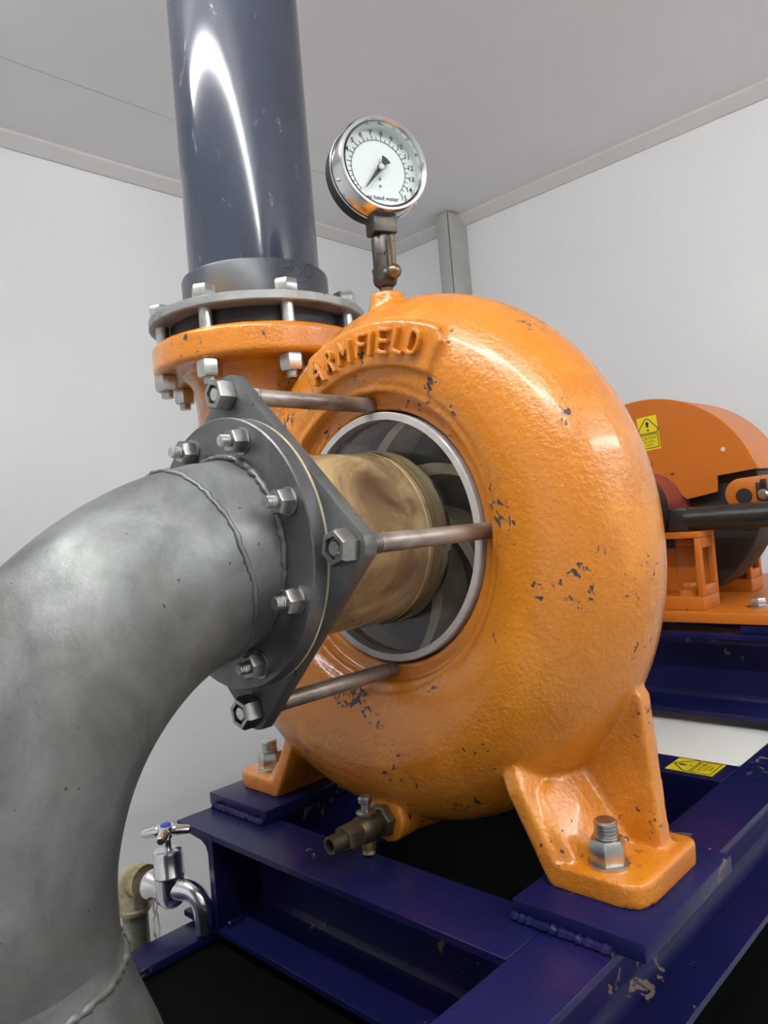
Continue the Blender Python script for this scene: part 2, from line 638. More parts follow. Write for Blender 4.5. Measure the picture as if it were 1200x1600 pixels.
# fluorescent battens on the ceiling (out of frame, over the camera)
def batten(x0, x1, y, label, along='x'):
    t = thing('ceiling_light', label, 'light', ((x0 + x1) / 2, y, ZC - .2) if along == 'x' else (y, (x0 + x1) / 2, ZC - .2))

    def bx(bm, a0, a1, b0, b1, c0, c1, bev):
        if along == 'x':
            box(bm, a0, a1, y + b0, y + b1, c0, c1, bev)
        else:
            box(bm, y + b0, y + b1, a0, a1, c0, c1, bev)
    bm = B(); bx(bm, x0, x1, -.07, .07, ZC - .11, ZC - .002, .01); obj('housing', bm, M_TRIM, t)
    for s in (-.0, ):
        bm = B()
        if along == 'x':
            lathe(bm, [(0.045, 0), (.045, x1 - x0 - .1)], (x0 + .05, y + s, ZC - .155), (1, 0, 0), 16)
        else:
            lathe(bm, [(0.045, 0), (.045, x1 - x0 - .1)], (y + s, x0 + .05, ZC - .155), (0, 1, 0), 16)
        obj('fluorescent_tube', bm, M_LAMP, t)
    for e in (x0 + .02, x1 - .06):
        bm = B(); bx(bm, e, e + .04, -.05, .05, ZC - .2, ZC - .11, .008); obj('end_holder', bm, M_TRIM, t)


batten(-1.75, 3.1, -.02, 'long fluorescent batten light crossing the ceiling above the viewer')
batten(.5, 4.6, 4.6, 'fluorescent batten light on the ceiling along the right side of the room', 'y')

# ================================================================ blue steel frame
ZT, ZB = -.83, -1.125           # channel top / bottom
fr = thing('steel_frame', 'dark blue painted steel channel frame carrying the orange pump', 'frame', (0, 1.8, ZF))


def channel_x(bm, x0, x1, yw, yf, zt, zb, tf=.026, tw=.028):
    """channel along x; web at yw, flanges reaching to yf"""
    s = 1 if yf > yw else -1
    y1 = yf
    prof = [(yw, zb), (y1, zb), (y1, zb + tf * .7), (yw + s * (tw + .03), zb + tf * 1.15), (yw + s * (tw + .008), zb + tf * 1.6), (yw + s * tw, zb + tf * 2.4),
            (yw + s * tw, zt - tf * 2.4), (yw + s * (tw + .008), zt - tf * 1.6), (yw + s * (tw + .03), zt - tf * 1.15), (y1, zt - tf * .7), (y1, zt), (yw, zt)]
    prism(bm, [(x0, a, b) for a, b in prof], (x1 - x0, 0, 0), .001, 1)


def channel_y(bm, y0, y1, xw, xf, zt, zb, tf=.026, tw=.028):
    s = 1 if xf > xw else -1
    prof = [(xw, zb), (xf, zb), (xf, zb + tf * .7), (xw + s * (tw + .03), zb + tf * 1.15), (xw + s * (tw + .008), zb + tf * 1.6), (xw + s * tw, zb + tf * 2.4),
            (xw + s * tw, zt - tf * 2.4), (xw + s * (tw + .008), zt - tf * 1.6), (xw + s * (tw + .03), zt - tf * 1.15), (xf, zt - tf * .7), (xf, zt), (xw, zt)]
    prism(bm, [(a, y0, b) for a, b in prof], (0, y1 - y0, 0), .001, 1)


bm = B(); channel_x(bm, -.515, .528, 1.355, 1.168, ZT, ZB); obj('front_channel', bm, M_BLUE, fr)
bm = B(); channel_y(bm, 1.168, 4.4, -.515, -.71, ZT, ZB); obj('side_channel', bm, M_BLUE, fr)
bm = B(); channel_y(bm, .25, 4.4, .53, .692, ZT, ZB); obj('side_channel', bm, M_BLUE, fr)
bm = B(); channel_x(bm, -.515, .528, 2.295, 2.452, ZT - .001, ZB); obj('cross_channel', bm, M_BLUE, fr)
bm = B(); channel_x(bm, -.515, .528, 4.35, 4.2, ZT - .001, ZB); obj('rear_channel', bm, M_BLUE, fr)
# upper cross channel that carries the brake
bm = B(); channel_x(bm, -.70, .70, 3.00, 2.845, -.485, -.80, .026, .02); obj('upper_channel', bm, M_BLUE, fr)
bm = B(); channel_x(bm, -.70, .70, 4.10, 4.25, -.485, -.80); obj('upper_channel', bm, M_BLUE, fr)
bm = B(); box(bm, -.70, -.5, 2.85, 4.25, -.829, -.801, .003); obj('packing_plate', bm, M_BLUE, fr)
bm = B(); box(bm, .5, .70, 2.85, 4.25, -.829, -.801, .003); obj('packing_plate', bm, M_BLUE, fr)
# small spacer blocks between channel and brake base plate
for xa, xb in ((.425, .66), (-.66, -.43)):
    for ya in (2.86, 4.10):
        bm = B(); box(bm, xa, xb, ya, ya + .14, -.484, -.452, .003); obj('spacer_block', bm, M_BLUE, fr)
# mounting pads below the pump feet, with chipped edges and their welds
for xa, xb in ((.452, .752), (-.735, -.43)):
    bm = B(); box(bm, xa, xb, 1.305, 1.752, -.8295, -.79, .003); obj('mounting_pad', bm, M_BLUE, fr)


def bead(bm, pts, r, wob=.24, seg=8):
    q = []
    rr = []
    for i, p in enumerate(pts):
        q.append(Vector(p))
        rr.append(r * (1 + wob * sin(i * 1.9) * (1 if i % 2 else .5) + random.uniform(-.12, .12)))
    tube(bm, q, rr, seg)


for xa, xb in ((.455, .69), (-.70, -.432)):
    bm = B(); bead(bm, [(xa + (xb - xa) * k / 40, 1.298, -.824) for k in range(41)], .011); obj('weld_bead', bm, M_BLUE, fr)
bm = B(); bead(bm, [(-.50 + .0 * k, 1.19 + .16 * k / 24, -1.098) for k in range(25)], .008); obj('weld_bead', bm, M_BLUE, fr)
# lower rails and legs
bm = B(); box(bm, -.665, -.549, .1, 2.0, -1.152, -1.1265, .002); obj('lower_rail', bm, M_BLUE, fr)
for x, y in ((.585, 2.85), (.585, 4.2), (-.66, 4.2)):
    bm = B(); box(bm, x - .06, x + .06, y - .06, y + .06, ZF, -1.128 if y > 2 else -1.217, .004); obj('leg', bm, M_BLUE, fr)
bm = B(); box(bm, .55, .67, .45, .6, -1.449, -1.126, .004); obj('support_block', bm, M_BLUE, fr)
# black sump tank below the frame, plus black blocks added to darken its openings
t = thing('sump_tank', 'black plastic sump tank under the blue frame', 'tank', (0, 1.7, ZF))
bm = B(); box(bm, -.655, .76, -.35, 2.70, ZF + .02, -1.50, .02); obj('tank_body', bm, M_TANKVOID, t)
bm = B(); box(bm, -.665, .77, -.36, 2.71, -1.499, -1.45, .01); obj('tank_lid', bm, M_TANKVOID, t)
bm = B(); box(bm, -.513, .528, 1.40, 2.28, -1.4495, -1.09, .01); obj('dark_void_fill', bm, M_TANKVOID, t)  # solid black fill standing in for the dark void between the channels
bm = B(); box(bm, -.66, .528, .06, 1.395, -1.4495, -1.158, .01); obj('dark_void_fill', bm, M_TANKVOID, t)  # same added black fill, under the front channel

# white board lying in the rear bay of the frame
bm = B()
prism(bm, [(-.505, 2.456, -.853), (.505, 2.456, -.853), (.527, 2.49, -.853), (.527, 4.1, -.853), (-.505, 4.1, -.853)], (0, 0, .018), .003)
obj('deck_board', bm, M_WHITEP, fr, label='white board filling the bay of the frame')

# ================================================================ centrifugal pump
YM = 1.6
pump = thing('centrifugal_pump', 'orange cast volute pump with raised lettering on two bolted feet', 'pump', (0, YM, -.79))
KN = [(190, .448, .176), (130, .458, .180), (90, .474, .188), (70, .479, .192), (0, .505, .205), (-90, .5615, .2415), (-135, .585, .258), (-180, .60, .268)]


def vol(th):
    for (a0, c0, r0), (a1, c1, r1) in zip(KN, KN[1:]):
        if a1 <= th <= a0:
            k = (th - a0) / (a1 - a0)
            return c0 + (c1 - c0) * k, r0 + (r1 - r0) * k
    return KN[-1][1:]


bm = B()
secs = []
NS = 40
for i in range(125):
    th = 188 - i * (368 / 124)
    Rc, a = vol(th)
    c, s = cos(radians(th)), sin(radians(th))
    sec = []
    for k in range(NS):
        f = 2 * pi * k / NS
        r = max(Rc + a * cos(f), .41)
        sec.append(Vector((r * c, YM + a * sin(f), r * s)))
    secs.append(sec)
for z, xc, a in ((.06, -.607, .262), (.14, -.622, .252), (.24, -.638, .243), (.34, -.648, .237), (.46, -.651, .233), (.52, -.651, .236), (.555, -.651, .246), (.575, -.651, .265), (.60, -.651, .28)):
    secs.append([Vector((min(xc - a * cos(2 * pi * k / NS), -.405), YM + a * sin(2 * pi * k / NS), z)) for k in range(NS)])
sections(bm, secs)
# core with the inlet recess and the impeller chamber, revolved about the shaft
lathe(bm, [(0, 1.715), (.346, 1.715), (.346, 1.463), (.390, 1.463), (.390, 1.434), (.394, 1.426), (.405, 1.422), (.45, 1.46), (.46, 1.72), (.44, 1.82), (.30, 1.84), (.16, 1.85), (.14, 1.98), (0, 1.98)], (0, 0, 0), (0, 1, 0), 96, cap=False)
# discharge flange
lathe(bm, [(.0, .582), (.352, .582), (.3656, .594), (.3656, .668), (.355, .680), (.0, .680)], (-.651, YM, 0), (0, 0, 1), 96, cap=False)
# bosses: gauge tapping and drain
lathe(bm, [(0, .56), (.078, .56), (.058, .625), (.050, .655), (.047, .682), (0, .682)], (.008, 1.553, 0), (0, 0, 1), 32, cap=False)
lathe(bm, [(0, 0), (.064, 0), (.064, .10), (.075, .2), (0, .2)], (-.025, 1.405, -.757), (0, 1, 0), 32, cap=False)
# raised name plate, a flat sector in front of the crest
a0, a1 = 111, 56
pl_in = [(radians(a0 + (a1 - a0) * k / 20), .430 + .042 * k / 20) for k in range(21)]
pl_out = [(radians(a0 + (a1 - a0) * k / 20), .545 + .045 * k / 20 - (.03 if k in (0, 20) else 0)) for k in range(21)]
prism(bm, [(r * cos(t), 1.392, r * sin(t)) for t, r in pl_in] + [(r * cos(t), 1.392, r * sin(t)) for t, r in reversed(pl_out)], (0, .10, 0))


def foot(sg):
    # bolt pad
    xa, xb = .492, .708
    pts = []
    for (x, y, r, q0) in ((xa, 1.395, .01, 180), (xb, 1.395, .05, 270), (xb, 1.69, .03, 0), (xa, 1.69, .01, 90)):
        cx = x + (r if x == xa else -r)
        cy = y + (r if y < 1.5 else -r)
        for k in range(6):
            an = radians(q0 + 18 * k)
            pts.append((sg * (cx + r * cos(an)), cy + r * sin(an), -.79))
    prism(bm, pts, (0, 0, .052))
    # inner web, sloping up into the casing, with a hollow at its root
    hull(bm, [(sg * x, y, z) for x, y, z in ((.492, 1.394, -.788), (.538, 1.394, -.788), (.492, 1.62, -.788), (.55, 1.62, -.788),
                                             (.392, 1.40, -.605), (.43, 1.40, -.59), (.30, 1.47, -.50), (.37, 1.45, -.48), (.33, 1.62, -.55), (.42, 1.62, -.50))])
    hull(bm, [(sg * x, y, z) for x, y, z in ((.43, 1.425, -.61), (.46, 1.45, -.61), (.50, 1.405, -.735), (.548, 1.415, -.735), (.47, 1.62, -.54), (.52, 1.62, -.735), (.60, 1.60, -.735))])
    # rear web in the mid plane
    prism(bm, [(sg * x, 1.58, z) for x, z in ((.35, -.45), (.60, -.33), (.648, -.40), (.672, -.79), (.50, -.79))], (0, .055, 0))


foot(1)
foot(-1)
casing = obj('volute_casing', bm, M_CAST, pump, voxel=.006, sm=5)

# raised letters
LET = [('A', 104.3, .046), ('R', 97.4, .036), ('M', 90.8, .050), ('F', 83.4, .034), ('I', 79.6, .011), ('E', 74.6, .040), ('L', 68.5, .040), ('D', 62.9, .036)]
for ch, an, w in LET:
    k = (105 - an) / 43
    r0, r1 = .452 + .047 * k, .520 + .047 * k
    al = radians(an)
    U, V = (sin(al), 0, -cos(al)), (cos(al), 0, sin(al))
    rc = (r0 + r1) / 2
    bm = B()
    text(bm, ch, (rc * cos(al), 1.386, rc * sin(al)), U, V, r1 - r0, ext=.011, width=w, th=0, off=.014)
    bmesh.ops.remove_doubles(bm, verts=bm.verts[:], dist=.0004)
    obj('raised_letter', bm, M_CAST, pump, voxel=.0026, sm=3)

# foot bolts
for sg in (1, -1):
    c = (sg * .602, 1.462, -.738)
    bm = B(); lathe(bm, [(0.044, 0), (.044, .006)], c, (0, 0, 1), 32); w_ = obj('washer', bm, M_ZINC, pump)
    bm = B(); hexnut(bm, (c[0], c[1], c[2] + .006), (0, 0, 1), .070, .052, spin=.35); obj('nut', bm, M_ZINC, pump)
    bm = B(); thread(bm, (c[0], c[1], c[2] + .058), (0, 0, 1), .0255, .038, .0075, 24); obj('stud', bm, M_ZINC, pump)

# clear inspection window with frosted edge
bm = B(); ring_solid(bm, [(.222, 1.462), (.322, 1.462), (.322, 1.486), (.222, 1.486)], (0, 0, 0), (0, 1, 0), 96); obj('inspection_window', bm, M_WINDOW, pump, label='clear acrylic disc through which the impeller is seen')
bm = B(); ring_solid(bm, [(.320, 1.457), (.337, 1.455), (.3405, 1.458), (.3405, 1.49), (.320, 1.49)], (0, 0, 0), (0, 1, 0), 96); obj('window_rim', bm, M_FROST, pump, label='frosted rim of the acrylic disc')

# impeller behind the window
imp = obj('impeller', (lambda b: (lathe(b, [(0, 1.535), (.035, 1.54), (.06, 1.57), (.07, 1.615), (.335, 1.62), (.335, 1.70), (0, 1.70)], (0, 0, 0), (0, 1, 0), 64, cap=False), b)[1])(B()), M_IMP, pump)
for k in range(7):
    bm = B()
    pa, pb = [], []
    for i in range(11):
        r = .10 + .232 * i / 10
        an = 2 * pi * k / 7 + .5 - 1.05 * (i / 10) ** .8
        tk = .052 * (1 - .4 * abs(i / 5 - 1))
        pa.append((r * cos(an), 1.512, r * sin(an)))
        pb.append((r * cos(an + tk / r), 1.512, r * sin(an + tk / r)))
    prism(bm, pa + pb[::-1], (0, .115, 0))
    obj('vane', bm, M_VANE, imp)

# ================================================================ suction plate, tie rods, sight tube
sp = thing('suction_plate', 'diamond shaped grey steel plate held off the pump by four tie rods', 'plate', (0, 1.01, -.42))
hd, tr_ = .428, .019
outl = []
for k in range(4):
    an = pi / 2 * k
    d = Vector((cos(an), 0, sin(an)))
    p = Vector((-sin(an), 0, cos(an)))
    for s in (-1, 0, 1):
        outl.append(d * (hd - tr_ - (.003 if s else 0)) + p * tr_ * s + Vector((0, .997, 0)))
bm = B(); prism(bm, outl, (0, .034, 0), .003); obj('square_plate', bm, M_PLATE, sp)
for k in range(4):
    an = pi / 2 * k
    cx, cz = .362 * cos(an), .362 * sin(an)
    bm = B(); lathe(bm, [(0, .962), (.0185, .962), (.0185, .965), (.0185, 1.0), (.019, 1.075), (.0205, 1.077), (.0205, 1.464), (0, 1.464)], (cx, 0, cz), (0, 1, 0), 20, cap=False); rod = obj('tie_rod', bm, M_ROD, sp)
    bm = B(); thread(bm, (cx, 1.03, cz), (0, 1, 0), .0215, .05, .006, 20); obj('rod_thread', bm, M_ZINCD, rod)
    bm = B(); hexnut(bm, (cx, .996, cz), (0, -1, 0), .066, .042, .024, spin=.3 + .5 * k); obj('nut', bm, M_ZINCD, sp)
    bm = B(); lathe(bm, [(.0, 0), (.017, 0), (.014, .006), (0, .006)], (cx, .963, cz), (0, -1, 0), 18, cap=False); obj('stud_end', bm, M_ZINC, sp)

st = thing('sight_tube', 'brown stained clear acrylic tube between steel plate and pump', 'tube', (0, 1.24, -.226))
bm = B(); ring_solid(bm, [(.226, 1.0315), (.226, 1.446), (.216, 1.446), (.216, 1.0315)], (0, 0, 0), (0, 1, 0), 96); obj('tube_wall', bm, M_TUBE, st)
bm = B(); lathe(bm, [(.213, 1.036), (.213, 1.45)], (0, 0, 0), (0, 1, 0), 64, cap=False); obj('inner_film', bm, M_FILM, st)
bm = B(); ring_solid(bm, [(.227, 1.392), (.2285, 1.39), (.2285, 1.398), (.227, 1.40)], (0, 0, 0), (0, 1, 0), 96); obj('joint_line', bm, M_GLUE, st, label='pale yellow joint line')
bm = B(); ring_solid(bm, [(.227, 1.412), (.231, 1.410), (.231, 1.424), (.227, 1.426)], (0, 0, 0), (0, 1, 0), 96); obj('sealing_ring', bm, M_RIM, st)
bm = B(); ring_solid(bm, [(.227, 1.428), (.234, 1.429), (.236, 1.438), (.234, 1.460), (.227, 1.460)], (0, 0, 0), (0, 1, 0), 96); obj('tube_rim', bm, M_RIM, st)

# ================================================================ inlet elbow
el = thing('inlet_elbow', 'galvanised steel pipe elbow sweeping down in the left foreground', 'pipe', (0, .4, -1.45))
RP, RB, YB = .2159, .6133, 1.0208


def elc(ph):
    return Vector((0, YB - RB * sin(ph), -RB * (1 - cos(ph)))), Vector((0, -cos(ph), -sin(ph)))


bm = B()
secs = []
path = [elc(pi / 2 * k / 48) for k in range(3, 49)]
path = [(Vector((0, .99, 0)), Vector((0, -1, 0)))] + path
for z in (-.64, -.66):
    path.append((Vector((0, YB - RB, z)), Vector((0, 0, -1))))
for p, d in path:
    u = Vector((1, 0, 0))
    v = d.cross(u)
    sec = []
    for k in range(72):
        a = 2 * pi * k / 72
        q = p + (u * cos(a) + v * sin(a)) * RP
        q += (q - p).normalized() * .003 * noise.noise(q * 6)
        sec.append(q)
    secs.append(sec)
sections(bm, secs)
obj('elbow_pipe', bm, M_GALV, el, smooth=60)
# welds: mitre weld, flange weld, lower weld


def weld_ring(p, d, R, r, n=150, tilt=0.0):
    u = Vector((1, 0, 0))
    v = d.cross(u)
    bm = B()
    R1, pts = [], []
    secs = []
    for k in range(n):
        a = 2 * pi * k / n
        o = u * cos(a) + v * sin(a)
        rr = r * (1 + .22 * sin(k * 2.1) + random.uniform(-.25, .25))
        c = p + o * R + d * random.uniform(-.003, .003)
        secs.append([c + (o * cos(2 * pi * j / 7) + d * sin(2 * pi * j / 7) * 1.25) * rr for j in range(7)])
    V = [[bm.verts.new(q) for q in s] for s in secs]
    for i in range(n):
        for j in range(7):
            bm.faces.new((V[i][j], V[(i + 1) % n][j], V[(i + 1) % n][(j + 1) % 7], V[i][(j + 1) % 7]))
    return bm


p, d = elc(.262)
obj('weld_seam', weld_ring(p, d, RP + .0005, .0048), M_GALV, el, smooth=80)
obj('weld_seam', weld_ring(Vector((0, .951, 0)), Vector((0, -1, 0)), RP + .001, .0075), M_PLATE, el, smooth=80)
obj('weld_seam', weld_ring(Vector((0, YB - RB, -.695)), Vector((0, 0, -1)), RP + .007, .0075), M_GALV, el, smooth=80)
# flared lower pipe, open reducer going down into the tank
bm = B(); lathe(bm, [(.216, -.66), (.222, -.695), (.245, -.765), (.275, -.85), (.30, -.94), (.318, -1.05), (.322, -1.157)], (0, YB - RB, 0), (0, 0, 1), 64); obj('flared_reducer', bm, M_GALV, el, smooth=60)
# round flange and its ring of nuts
bm = B(); ring_solid(bm, [(.20, .954), (.303, .954), (.306, .957), (.306, .988), (.303, .9905), (.20, .9905)], (0, 0, 0), (0, 1, 0), 96); obj('round_flange', bm, M_FLANGE, el)
bm = B(); ring_solid(bm, [(.20, .991), (.3055, .991), (.3055, .9965), (.20, .9965)], (0, 0, 0), (0, 1, 0), 96); obj('flange_gasket', bm, M_GLUE, el, label='thin pale jointing visible between flange and plate')
for k in range(8):
    an = radians(22.5 + 45 * k)
    cx, cz = .262 * cos(an), .262 * sin(an)
    bm = B(); lathe(bm, [(.030, 0), (.030, .004)], (cx, .954, cz), (0, -1, 0), 24); obj('washer', bm, M_ZINCD, el)
    bm = B(); hexnut(bm, (cx, .950, cz), (0, -1, 0), .049, .032, .0, spin=k * .9); obj('nut', bm, M_ZINCD, el)
    bm = B(); thread(bm, (cx, .918, cz), (0, -1, 0), .0135, .022, .0055, 16); obj('stud', bm, M_ZINC, el)

# ================================================================ discharge riser in grey plastic
PX, PY = -.651, 1.6
rs = thing('riser_pipe', 'dark grey plastic riser pipe rising from the pump outlet to the ceiling', 'pipe', (PX, PY, .68))
bm = B(); lathe(bm, [(.225, .80), (.225, ZC - .002)], (PX, PY, 0), (0, 0, 1), 96); obj('pipe', bm, M_PVC, rs)
bm = B(); ring_solid(bm, [(.2255, .772), (.2514, .772), (.2514, .905), (.249, .911), (.2255, .913)], (PX, PY, 0), (0, 0, 1), 96); col_ = obj('collar', bm, M_COLLAR, rs)
bm = B(); ring_solid(bm, [(.2262, .9135), (.2285, .9135), (.2285, .9165), (.2262, .9165)], (PX, PY, 0), (0, 0, 1), 96); obj('glue_line', bm, M_GLUE, rs)
bm = B(); ring_solid(bm, [(.24, .741), (.366, .741), (.37, .745), (.37, .768), (.366, .7715), (.24, .7715)], (PX, PY, 0), (0, 0, 1), 96); obj('backing_ring', bm, M_BRING, rs)
bm = B(); lathe(bm, [(.29, .6805), (.303, .690), (.303, .7405)], (PX, PY, 0), (0, 0, 1), 96); obj('stub_flange', bm, M_GASKET, rs)
for k in range(8):
    an = radians(-22.5 + 45 * k + 1)
    cx, cy = PX + .330 * cos(an), PY + .330 * sin(an)
    sp_ = random.uniform(0, 1)
    bm = B(); hexnut(bm, (cx, cy, .772), (0, 0, 1), .067, .04, spin=sp_); bt = obj('bolt_head', bm, M_ZINC, rs)
    bm = B(); lathe(bm, [(.0215, .677), (.0215, .744)], (cx, cy, 0), (0, 0, 1), 20); obj('shank', bm, M_ZINC, rs)
    bm = B(); hexnut(bm, (cx, cy, .581), (0, 0, -1), .067, .052, spin=sp_ + .4); obj('nut', bm, M_ZINC, rs)
    bm = B(); thread(bm, (cx, cy, .529), (0, 0, -1), .021, .022, .006, 18); obj('bolt_end', bm, M_ZINC, rs)
# number written by hand on the collar: strokes laid on the cylinder
ths = radians(8.5)


def pen(pts, w=.0042):
    R = .2519
    P = []
    for (a0_, b0_), (a1_, b1_) in zip(pts, pts[1:]):
        for k in range(5):
            P.append((a0_ + (a1_ - a0_) * k / 5, b0_ + (b1_ - b0_) * k / 5))
    P.append(pts[-1])
    V = []
    for i, (a, b) in enumerate(P):
        a2, b2 = P[min(i + 1, len(P) - 1)]
        a3, b3 = P[max(i - 1, 0)]
        dx, dy = a2 - a3, b2 - b3
        L = math.hypot(dx, dy) or 1
        ox, oy = -dy / L * w / 2, dx / L * w / 2
        row = []
        for s in (-1, 1):
            th = ths + (a + s * ox) / R
            row.append(bm.verts.new((PX + R * cos(th), PY + R * sin(th), .880 + b + s * oy)))
        V.append(row)
    for A, C_ in zip(V, V[1:]):
        bm.faces.new((A[0], A[1], C_[1], C_[0]))


bm = B()
pen([(-.105, -.004), (-.078, .004)])
pen([(-.080, .034), (-.073, .030), (-.078, .010), (-.070, .002), (-.083, -.012)])
pen([(-.058, .034), (-.062, .010), (-.052, .013), (-.043, .010), (-.038, .0), (-.042, -.012), (-.052, -.019), (-.064, -.019)])
pen([(-.060, .034), (-.030, .036)])
pen([(-.008 + .019 * cos(k * pi / 9) + .006 * sin(k * pi / 9), .003 + .023 * sin(k * pi / 9)) for k in range(5, 24)], .0036)
pen([(-.090, -.040), (-.020, -.038)], .003)
obj('pen_writing', bm, M_PEN, col_, smooth=0)

# ================================================================ pressure gauge
GC = Vector((.0633, 1.53, 1.0296))
gphi = 1.2102
gn = Vector((sin(gphi), -cos(gphi), -.0))
gn.normalize()
gu = Vector((0, 0, 1)).cross(gn).normalized()       # reading direction on the dial
gv = gn.cross(gu)
gfr = (gu, gv, gn)
RG = .135
ga = thing('pressure_gauge', 'round dial pressure gauge with silver bezel on the pump top', 'gauge', (.008, 1.553, .682))
bm = B(); lathe(bm, [(0, -.115), (.125, -.115), (.134, -.108), (.137, -.085), (.137, -.062), (0, -.062)], GC, gn, 96, cap=False, ufr=gfr); obj('case_back', bm, M_BLACKP, ga, label='black rear case')
bm = B(); lathe(bm, [(.116, -.002), (.116, -.014), (.119, .0), (.124, .004), (.130, .003), (.1345, -.004), (.1345, -.066), (.1365, -.066), (.139, -.062), (.1365, -.06)], GC, gn, 96, cap=False, ufr=gfr); obj('bezel', bm, M_ALU, ga)
bm = B(); lathe(bm, [(.1165, -.014), (.1155, -.040), (0, -.040)], GC, gn, 96, cap=False, ufr=gfr); dial = obj('dial', bm, M_DIAL, ga)
bm = B()
DO = GC + gn * -.0395


def dang(v):      # scale value 0..15 -> angle, 270 degree sweep
    return radians(225 - v / 15 * 270)


rt_ = .083
arc = [(rt_ * cos(dang(15 * k / 90)), rt_ * sin(dang(15 * k / 90))) for k in range(91)]
stroke(bm, arc, .0017, DO, gu, gv)
for k in range(31):
    a = dang(k / 2)
    L = .013 if k % 2 == 0 else .008
    stroke(bm, [(rt_ * cos(a), rt_ * sin(a)), ((rt_ + L) * cos(a), (rt_ + L) * sin(a))], .0020, DO, gu, gv)
obj('scale_print', bm, M_INK, dial, smooth=0)
for k in range(0, 16):
    a = dang(k)
    if k in (0, 1):
        continue
    bm = B(); text(bm, str(k), DO + gu * (.1045 * cos(a)) + gv * (.1045 * sin(a)), gu, gv, .0145, off=.012); obj('numeral', bm, M_INK, dial, smooth=0)
bm = B(); text(bm, 'metres head water', DO + gv * -.080 + gu * -.010, gu, gv, .0125, width=.132, off=.01); obj('dial_text', bm, M_INK, dial, smooth=0)
bm = B()
stroke(bm, [(.0, -.022), (.004, -.026), (.002, -.030), (-.003, -.028)], .0022, DO, gu, gv)
stroke(bm, [(.0, -.044), (-.003, -.048), (.0, -.051), (.004, -.048), (.003, -.044)], .0020, DO, gu, gv)
obj('dial_marks', bm, M_INK, dial, smooth=0)
# needle
bm = B()
na = radians(231)
nd, np_ = gu * cos(na) + gv * sin(na), gu * -sin(na) + gv * cos(na)
o0 = GC + gn * -.028
for poly in ([(-.004, .0065), (.022, .0055), (.080, .0008), (.080, -.0008), (.022, -.0055), (-.004, -.0065)], [(.0, .004), (-.014, .0045), (-.033, .0155), (-.036, 0.0), (-.033, -.0155), (-.014, -.0045), (.0, -.004)]):
    prism(bm, [o0 + nd * a + np_ * b for a, b in poly], gn * .0025)
obj('needle', bm, M_INK, ga, smooth=0)
bm = B(); lathe(bm, [(.0, -.04), (.006, -.04), (.006, -.028), (.0105, -.028), (.0105, -.021), (.008, -.018), (0, -.018)], GC, gn, 24, cap=False, ufr=gfr); obj('needle_hub', bm, M_ZINCD, ga)
bm = B(); lathe(bm, [(.0, -.0150), (.1155, -.0150), (.1155, -.0125), (0, -.0125)], GC, gn, 64, cap=False, ufr=gfr); obj('glass', bm, M_GLASS, ga)
for an in (200, 60, -40):
    d_ = gu * cos(radians(an)) + gv * sin(radians(an))
    bm = B(); lathe(bm, [(0.005, -.002), (.005, .004), (.003, .007), (0, .007)], GC + d_ * .1345 + gn * -.035, d_, 12); obj('bezel_screw', bm, M_ZINC, ga)
# stem: square block, union, cock, nipple
SX, SY = .008, 1.553
st_c = Vector((SX, SY, 0))
bm = B()
cb = Vector((.014, 1.549, 0))
for_blk = [cb + gu * a * .036 + gn * b * .030 for a, b in ((-1, -1), (1, -1), (1, 1), (-1, 1))]
prism(bm, [(q.x, q.y, .848) for q in for_blk], (0, 0, .062), .004); obj('square_block', bm, M_BRASSD, ga)
bm = B(); lathe(bm, [(.031, .790), (.031, .838), (.027, .848)], (SX, SY, 0), (0, 0, 1), 28); obj('union_upper', bm, M_BRASSD, ga)
bm = B(); hexnut(bm, (SX, SY, .795), (0, 0, -1), .058, .012, spin=.2); lathe(bm, [(.031, .745), (.031, .786)], (SX, SY, 0), (0, 0, 1), 28); obj('union_lower', bm, M_BRASSD, ga)
bm = B(); lathe(bm, [(.022, .702), (.031, .710), (.035, .722), (.034, .738), (.036, .752), (.030, .7545)], (SX, SY, 0), (0, 0, 1), 28)
lathe(bm, [(.022, 0), (.022, .03), (.017, .036), (.017, .046)], (SX, SY, .732), (.958, -.268, 0), 20); obj('cock_body', bm, M_BRASSD, ga)
bm = B(); lathe(bm, [(.026, .678), (.026, .688), (.019, .690), (.019, .706)], (SX, SY, 0), (0, 0, 1), 6); obj('nipple', bm, M_BRASS, ga)
kd = Vector((.958, -.268, 0))
kc = Vector((SX, SY, .732)) + kd * .052
bm = B(); bmesh.ops.create_uvsphere(bm, u_segments=20, v_segments=12, radius=.020, matrix=Matrix.Translation(kc)); obj('cock_knob', bm, M_LEVERCAP, ga)
bm = B(); tube(bm, [kc + Vector((0, 0, .012)), kc + Vector((0, 0, .05)), kc + Vector((-.001, 0, .100))], [.0075, .007, .0085], 12); obj('lever', bm, M_BRASS, ga)

# ================================================================ drain cock
dc = thing('drain_cock', 'small tarnished brass drain cock screwed into the bottom of the pump', 'valve', (-.025, 1.405, -.757))
DX, DZ = -.025, -.757
ax = (0, -1, 0)
bm = B(); hexnut(bm, (DX, 1.405, DZ), ax, .078, .028, spin=.2); obj('hex_collar', bm, M_BRASS, dc)
bm = B(); lathe(bm, [(.026, 1.377), (.026, 1.365), (.034, 1.355), (.038, 1.335), (.036, 1.315), (.031, 1.30)], (DX, 0, DZ), (0, 1, 0), 28); obj('cock_body', bm, M_BRASS, dc)
bm = B(); hexnut(bm, (DX, 1.302, DZ), ax, .062, .052, spin=.5); obj('hex_body', bm, M_BRASS, dc)
bm = B(); lathe(bm, [(.022, 1.252), (.022, 1.205), (.016, 1.205), (.015, 1.235), (0, 1.235)], (DX, 0, DZ), (0, 1, 0), 24); obj('outlet_spigot', bm, M_BRASS, dc)
